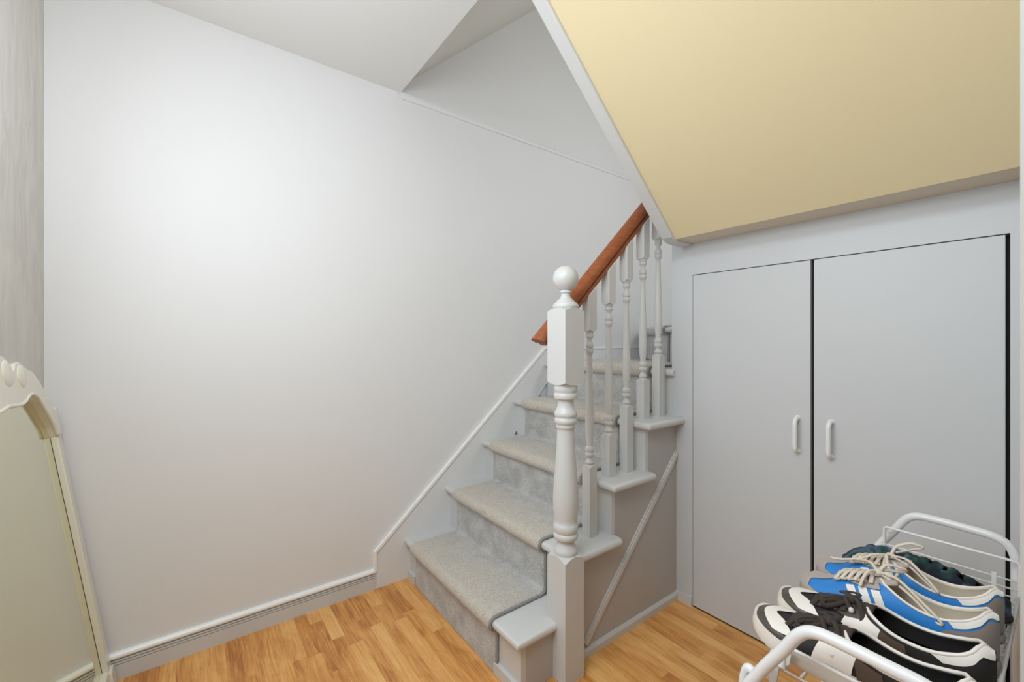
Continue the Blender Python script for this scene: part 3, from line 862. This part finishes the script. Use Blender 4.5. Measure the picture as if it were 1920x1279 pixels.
def plaid():
    m = mat('plaid_cloth', srgb(40, 50, 60), 0.9, bump=0.3, bscale=300)
    nt = m.node_tree; N = nt.nodes; K = nt.links; b = N['Principled BSDF']
    tc = N.new('ShaderNodeTexCoord'); n = N.new('ShaderNodeTexNoise'); n.inputs['Scale'].default_value = 24; n.inputs['Detail'].default_value = 1.5; n.inputs['Distortion'].default_value = 1.0
    K.new(tc.outputs['Object'], n.inputs['Vector'])
    cr = N.new('ShaderNodeValToRGB'); e = cr.color_ramp.elements
    e[0].position = 0.36; e[0].color = srgb(22, 27, 38); e[1].position = 0.62; e[1].color = srgb(84, 98, 128)
    x = e.new(0.46); x.color = srgb(30, 40, 52); x = e.new(0.52); x.color = srgb(28, 74, 58)
    K.new(n.outputs[0], cr.inputs[0]); K.new(cr.outputs[0], b.inputs['Base Color'])
    return m
MS['plaid'] = plaid()

def tube_on(s, pts, r, off, flat=0.5, sub=5, n=8):
    """pts (t, v signed by side) on the closed surface"""
    P = []
    for q in pts:
        if isinstance(q, Vector): P.append(q)
        else:
            t, v = q; P.append(s.Sv(t, abs(v), 1 if v >= 0 else -1, off))
    return tube(smooth_path(P, sub), r, n, flat=flat)

def make_blue(label, pos, rot, bow):
    H = [(0, 0.010), (0.06, 0.024), (0.16, 0.034), (0.30, 0.057), (0.44, 0.069), (0.56, 0.076), (0.72, 0.074), (0.86, 0.078), (0.95, 0.082), (1.0, 0.076)]
    vo = [(0, 0), (0.455, 0), (0.50, 0.28), (0.60, 0.54), (0.74, 0.63), (0.86, 0.55), (0.94, 0.34), (0.975, 0.0), (1, 0)]
    s = Shoe(0.285, 0.0455, 0.015, H, vo, 0.012)
    root = empty('sneaker', pos, label, 'shoe', 'pair of blue sneakers on the rack'); root.rotation_euler = rot
    ORG[root.name] = Vector((0, 0, 0))
    up = mk('upper', *s.shell(), None, root, smooth=True, mats=[MS['blue'], MS['cream']]); weld(up); solid(up, 0.0035, -1, True)
    mk('sole', *s.sole(0.0022), MS['gum'], root, smooth=True, angle=50)['label'] = 'grey rubber sole'
    # insole
    ins = s.patch(lambda u, v: (0.30+0.66*u, 1.0, 1 if v > 0.5 else -1, ), 4, 2)
    V = []; F = []
    for i in range(31):
        t = 0.1+0.87*i/30
        for j in (-1, 1): V.append(Vector(((t-0.5)*s.L, j*s.W(t)*0.9, s.hs+0.006)))
    F = [(2*i, 2*i+1, 2*i+3, 2*i+2) for i in range(30)]
    mk('insole', V, F, MS['cream'], root)['label'] = 'cream insole'
    # toe guard
    def full(fn): return fn
    tg = s.patch(lambda u, v: ((0.001+u*(0.085+0.20*(1-min(1, abs(2*v-1)*0+abs(2*v-1)*1.0))**2.5*0+0.0)), abs(2*v-1), 1 if v >= 0.5 else -1, 'v'), 8, 40, 0.0012)
    def tgf(u, v):
        a = 2*v-1                      # -1..1 across
        tm = 0.075+0.20*math.exp(-(a/0.20)**2)+0.20*max(0, (abs(a)-0.72)/0.28)**1.0
        return (0.001+u*tm, abs(a), 1 if a >= 0 else -1, 'v')
    o = mk('toe_guard', *s.patch(tgf, 14, 80, 0.0014), MS['taupe'], root, smooth=True); o['label'] = 'taupe suede toe guard'
    for sd in (1, -1):
        def ey(u, v):
            t = 0.235+u*(0.455-0.235)*1.0
            vi = 0.10+0.05*u; vou = 0.16+0.28*min(1, u*1.6)**0.7
            return (t+0.03*v*u, vi+(vou-vi)*v, sd, 'v')
        mk('eyestay', *s.patch(ey, 20, 8, 0.0020), MS['taupe'], root, smooth=True)['label'] = 'taupe suede lace panel'
        for q in range(3):
            tb = 0.298+0.068*q
            def sf(u, v, tb=tb, q=q):
                return (tb+0.046*u+0.060*(1-v), 0.95-(0.52-0.02*q)*v, sd, 'v')
            mk('stripe', *s.patch(sf, 4, 10, 0.0022), MS['whiteleather'], up, smooth=True)['label'] = 'white diagonal stripe'
        def hc(u, v):
            t0 = 0.70+0.10*v
            return (t0+(1.0-t0)*u, 0.02+0.60*v, sd)
        mk('heel_counter', *s.patch(hc, 16, 10, 0.0016), MS['heel'], root, smooth=True)['label'] = 'grey-brown suede heel panel'
        def ht(u, v):
            t0 = 0.80+0.03*(1-v)
            return (t0+(0.998-t0)*u, 0.70+0.30*v, sd)
        mk('heel_collar', *s.patch(ht, 14, 6, 0.0018), MS['whiteleather'], root, smooth=True)['label'] = 'cream leather heel collar'
    # collar piping along opening
    loop = []
    ts = [0.458+(0.972-0.458)*i/26 for i in range(27)]
    loop = [s.S(t, 1.0, 1, 0.0005) for t in ts]+[s.S(t, 1.0, -1, 0.0005) for t in reversed(ts[1:-1])]
    mk('collar_piping', *tube(loop, 0.0024, 8, closed=True), MS['whiteleather'], up, smooth=True)['label'] = 'white edge piping'
    # tongue
    V = []; F = []
    for i in range(13):
        u = i/12; t = 0.40+0.16*u
        zc = s.Sv(min(t, 0.46), 0, 1).z+0.002+0.020*max(0, u-0.4)**1.0
        for j in range(9):
            a = (j-4)/4; wv = 0.020-0.003*u
            V.append(Vector(((t-0.5)*s.L, wv*a, zc-0.008*a*a)))
    for i in range(12):
        for j in range(8): F.append((i*9+j, i*9+j+1, (i+1)*9+j+1, (i+1)*9+j))
    tg_ = mk('tongue', V, F, MS['taupe'], root, smooth=True); solid(tg_, 0.004)
    # laces zigzag
    L_ = []
    rows = [0.245+0.036*i for i in range(6)]
    for i, t in enumerate(rows):
        L_.append(tube_on(s, [(t+0.010, -0.34), (t+0.006, -0.16), (t, 0), (t-0.006, 0.16), (t-0.006, 0.34)], 0.0036, 0.0065, 0.45))
        if i < 5: L_.append(tube_on(s, [(t-0.002, -0.36), (t+0.012, -0.15), (t+0.022, 0.02), (t+0.030, 0.18), (t+0.040, 0.36)], 0.0034, 0.0090, 0.45))
    kx = (0.452-0.5)*s.L; kz_ = s.Sv(0.452, 0, 1).z+0.012
    kn = Vector((kx, 0, kz_))
    for pts in bow:
        L_.append(tube(smooth_path([kn+Vector(p) for p in pts], 6), 0.0030, 8, flat=0.7))
    V, F = lathe([(-0.006, 0.002), (-0.004, 0.007), (0, 0.0085), (0.004, 0.007), (0.006, 0.002)], 0, 0, 12)
    L_.append(([Vector(p)+kn for p in V], F))
    mk('laces', *join(L_), MS['lace'], root, smooth=True)['label'] = 'cream laces tied in a bow'
    # wear spots inside heel
    return root

def make_black(label, pos, rot):
    H = [(0, 0.004), (0.06, 0.014), (0.16, 0.024), (0.30, 0.036), (0.44, 0.048), (0.56, 0.056), (0.72, 0.058), (0.86, 0.062), (0.95, 0.062), (1.0, 0.056)]
    vo = [(0, 0), (0.46, 0), (0.51, 0.34), (0.60, 0.62), (0.74, 0.70), (0.86, 0.60), (0.93, 0.38), (0.965, 0.0), (1, 0)]
    s = Shoe(0.290, 0.0462, 0.024, H, vo, 0.016, toe=0.20)
    root = empty('sneaker', pos, label, 'shoe', 'pair of black and white sneakers on the rack'); root.rotation_euler = rot
    ORG[root.name] = Vector((0, 0, 0))
    up = mk('upper', *s.shell(), None, root, smooth=True, mats=[MS['black'], MS['black']]); weld(up); solid(up, 0.004, -1, True)
    mk('sole', *s.sole(0.0032, cup=0.004), MS['bwhite'], root, smooth=True, angle=50)['label'] = 'thick white rubber sole'
    V = []
    for i in range(31):
        t = 0.1+0.87*i/30
        for j in (-1, 1): V.append(Vector(((t-0.5)*s.L, j*s.W(t)*0.9, s.hs+0.006)))
    F = [(2*i, 2*i+1, 2*i+3, 2*i+2) for i in range(30)]
    ins = mk('insole', V, F, MS['black'], root)
    for cx, cy in ((0.02, 0.012),):
        V, F = box(cx-0.016, cx+0.010, cy-0.003, cy+0.003, s.hs+0.0062, s.hs+0.0075)
        mk('insole_mark', V, F, MS['reflect'], ins)['label'] = 'small pale worn mark'
    def tv(u, v):       # white toe vamp
        a = (2*v-1)
        tm = 0.215-0.10*math.exp(-(a/0.33)**2)+0.10*max(0, abs(a)-0.5)
        t0 = 0.050+0.10*abs(a)**2.2
        return (t0+(tm-t0)*u, abs(a)*0.70, 1 if a >= 0 else -1, 'v')
    mk('toe_panel', *s.patch(tv, 12, 50, 0.0022), MS['whiteleather'], root, smooth=True)['label'] = 'white leather toe panel'
    def mg(u, v):       # dark mudguard
        a = 2*v-1
        return (0.002+u*(0.30-0.25*(1-abs(a)**1.5)), (abs(a))**1.0*0.98, 1 if a >= 0 else -1, 'v')
    mk('toe_guard', *s.patch(mg, 12, 60, 0.0012), MS['mud'], root, smooth=True)['label'] = 'dark grey toe guard'
    for sd in (1, -1):
        mk('quarter_panel', *s.patch(lambda u, v: (0.36+0.05*v+u*(0.18-0.03*v), 0.04+0.72*v, sd), 10, 10, 0.0020), MS['whiteleather'], root, smooth=True)['label'] = 'white leather side panel'
        mk('side_stripe', *s.patch(lambda u, v: (0.545+0.02*(1-v)+u*0.12, 0.03+0.72*v, sd), 8, 10, 0.0018), MS['brown'], root, smooth=True)['label'] = 'dark brown suede side band'
        mk('heel_counter', *s.patch(lambda u, v: (0.68+0.02*v+(0.32-0.02*v)*u, 0.03+0.52*v, sd), 12, 8, 0.0016), MS['black'], root, smooth=True)
        mk('heel_collar', *s.patch(lambda u, v: (0.76+0.06*(1-v)+(0.236-0.06*(1-v))*u, 0.56+0.44*v, sd), 14, 8, 0.0020), MS['whiteleather'], root, smooth=True)['label'] = 'white padded heel collar'
        mk('eyestay', *s.patch(lambda u, v: (0.23+u*0.235, (0.12+0.03*u)+(0.42*min(1, 0.3+u)-0.05)*v, sd, 'v'), 14, 8, 0.0022), MS['mud'], root, smooth=True)['label'] = 'dark grey lace panel'
    ts = [0.465+(0.962-0.465)*i/26 for i in range(27)]
    loop = [s.S(t, 1.0, 1, 0.0005) for t in ts]+[s.S(t, 1.0, -1, 0.0005) for t in reversed(ts[1:-1])]
    mk('collar_piping', *tube(loop, 0.0030, 8, closed=True), MS['whiteleather'], up, smooth=True)['label'] = 'cream edge of the shoe opening'
    V = []; F = []
    for i in range(13):
        u = i/12; t = 0.34+0.17*u
        zc = s.Sv(min(t, 0.46), 0, 1).z+0.001+0.005*u
        for j in range(9):
            a = (j-4)/4
            V.append(Vector(((t-0.5)*s.L, 0.024*a, zc-0.009*a*a)))
    for i in range(12):
        for j in range(8): F.append((i*9+j, i*9+j+1, (i+1)*9+j+1, (i+1)*9+j))
    tg_ = mk('tongue', V, F, MS['blacklace'], root, smooth=True); solid(tg_, 0.005)
    L_ = []
    for i in range(6):
        t = 0.215+0.040*i
        L_.append(tube_on(s, [(t+0.012, -0.40), (t+0.006, -0.18), (t, 0), (t-0.004, 0.18), (t, 0.40)], 0.0048, 0.0028, 0.30))
        if i < 5: L_.append(tube_on(s, [(t, -0.40), (t+0.014, -0.15), (t+0.024, 0.02), (t+0.032, 0.18), (t+0.044, 0.40)], 0.0046, 0.0046, 0.30))
    kn = Vector(((0.40-0.5)*s.L, 0, s.Sv(0.40, 0, 1).z+0.009))
    bows = [[(0, 0, 0), (-0.02, -0.018, 0.004), (-0.040, -0.028, -0.006), (-0.030, -0.034, -0.014), (-0.006, -0.016, -0.002), (0, 0, 0)],
            [(0, 0, 0), (0.006, 0.018, 0.004), (-0.010, 0.034, -0.004), (-0.024, 0.030, -0.008), (-0.008, 0.014, 0.0), (0, 0, 0)],
            [(0, 0, 0), (0.012, -0.014, 0.006), (0.022, -0.030, -0.012), (0.016, -0.040, -0.03)],
            [(0, 0, 0), (-0.008, -0.010, 0.004), (0.000, -0.022, -0.003), (0.004, -0.026, -0.008)]]
    for pts in bows: L_.append(tube(smooth_path([kn+Vector(p) for p in pts], 6), 0.0042, 8, flat=0.45))
    V, F = lathe([(-0.007, 0.002), (-0.005, 0.009), (0, 0.011), (0.005, 0.009), (0.007, 0.002)], 0, 0, 12)
    L_.append(([Vector(p)+kn for p in V], F))
    lc = mk('laces', *join(L_), MS['blacklace'], root, smooth=True); lc['label'] = 'dark brown laces'
    for p in ((0.016, -0.040, -0.031), (0.005, -0.027, -0.008)):
        V, F = lathe([(-0.004, 0.002), (-0.002, 0.0042), (0.003, 0.0042), (0.005, 0.002)], 0, 0, 10)
        mk('lace_tip', [Vector(q)+kn+Vector(p) for q in V], F, MS['bwhite'], lc, smooth=True)['label'] = 'white lace tip'
    return root

def make_slip(label, pos, rot, seed):
    H = [(0, 0.010), (0.05, 0.026), (0.14, 0.044), (0.26, 0.058), (0.38, 0.060), (0.52, 0.062), (0.70, 0.056), (0.86, 0.042), (0.95, 0.034), (1.0, 0.030)]
    vo = [(0, 0), (0.50, 0), (0.56, 0.10), (0.66, 0.22), (0.78, 0.24), (0.88, 0.18), (0.94, 0.08), (0.965, 0.0), (1, 0)]
    s = Shoe(0.270, 0.0435, 0.012, H, vo, 0.004)
    root = empty('slip_on_shoe', pos, label, 'shoe'); root.rotation_euler = rot
    ORG[root.name] = Vector((0, 0, 0))
    V, F = s.shell(80, 24)
    V = [Vector(p)*1.0+Vector((0, 0, 1))*(0.006*noise.noise(Vector((p[0]*45, p[1]*60, seed)))*min(1, max(0, (p[2]-0.02)/0.02)))+Vector((0, 0.002*noise.noise(Vector((p[0]*70, p[2]*90, seed+5))), 0)) for p in V]
    up = mk('upper', V, F, None, root, smooth=True, mats=[MS['plaid'], MS['black']]); weld(up, 0.0012); solid(up, 0.004, -1, True)
    mk('sole', *s.sole(0.0020), MS['darksole'], root, smooth=True, angle=50)['label'] = 'black rubber sole'
    V = []
    for i in range(31):
        t = 0.1+0.87*i/30
        for j in (-1, 1): V.append(Vector(((t-0.5)*s.L, j*s.W(t)*0.9, s.hs+0.006)))
    mk('insole', V, [(2*i, 2*i+1, 2*i+3, 2*i+2) for i in range(30)], MS['darksole'], root)
    # crumpled cloth folds at the throat
    Fs = []
    for q in range(8):
        t = 0.20+0.085*q
        Fs.append(tube_on(s, [(t+0.02, -0.62), (t+0.01*sin(q*2), -0.3), (t, 0), (t+0.015*cos(q*3), 0.3), (t-0.01, 0.62)], lambda u: 0.0085*sin(pi*min(max(u, 0.02), 0.98))+0.001, -0.001, 0.45))
    mk('cloth_folds', *join(Fs), MS['plaid'], up, smooth=True)
    return root

ZF = ZS+0.0022
make_black('black and white sneaker nearest the camera, its toe beside the near rack arch', (-0.222, 0.862, ZF), (0, 0, radians(-2)))
make_black('black and white sneaker standing between its twin and the blue sneaker', (-0.219, 0.970, ZF), (0, 0, radians(1)))
bowA = [[(0, 0, 0), (0.030, -0.012, 0.004), (0.062, -0.024, -0.014), (0.092, -0.034, -0.036), (0.085, -0.030, -0.040), (0.045, -0.014, -0.014), (0, 0, 0)],
        [(0, 0, 0), (0.010, 0.014, 0.014), (0.034, 0.026, 0.012), (0.030, 0.030, 0.004), (0.006, 0.010, 0.004)],
        [(0, 0, 0), (-0.010, -0.016, 0.004), (-0.016, -0.028, -0.006), (-0.020, -0.038, -0.024)],
        [(0, 0, 0), (-0.014, 0.014, 0.008), (-0.030, 0.030, 0.002), (-0.046, 0.040, -0.006)]]
bowB = [[(0, 0, 0), (0.028, -0.012, 0.006), (0.056, -0.026, -0.012), (0.076, -0.036, -0.030), (0.060, -0.026, -0.024), (0.030, -0.012, -0.006), (0, 0, 0)],
        [(0, 0, 0), (0.006, 0.012, 0.018), (0.028, 0.022, 0.030), (0.046, 0.028, 0.026), (0.028, 0.024, 0.016), (0.006, 0.010, 0.006)],
        [(0, 0, 0), (-0.004, -0.018, 0.004), (0.002, -0.032, -0.012), (0.012, -0.044, -0.026), (0.018, -0.040, -0.014), (0.010, -0.030, -0.006)],
        [(0, 0, 0), (-0.020, -0.022, 0.002), (-0.044, -0.036, -0.012), (-0.078, -0.040, -0.026), (-0.096, -0.036, -0.030)]]
make_blue('blue sneaker with three white stripes, nearer one of its pair', (-0.221, 1.080, ZF), (0, 0, radians(0)), bowA)
make_blue('blue sneaker with loose cream lace bow, farther one beside the dark cloth shoe', (-0.223, 1.184, ZF), (0, 0, radians(1)), bowB)
make_slip('dark green and navy cloth shoe beside the farther blue sneaker', (-0.212, 1.283, ZF), (0, 0, 0), 1.0)
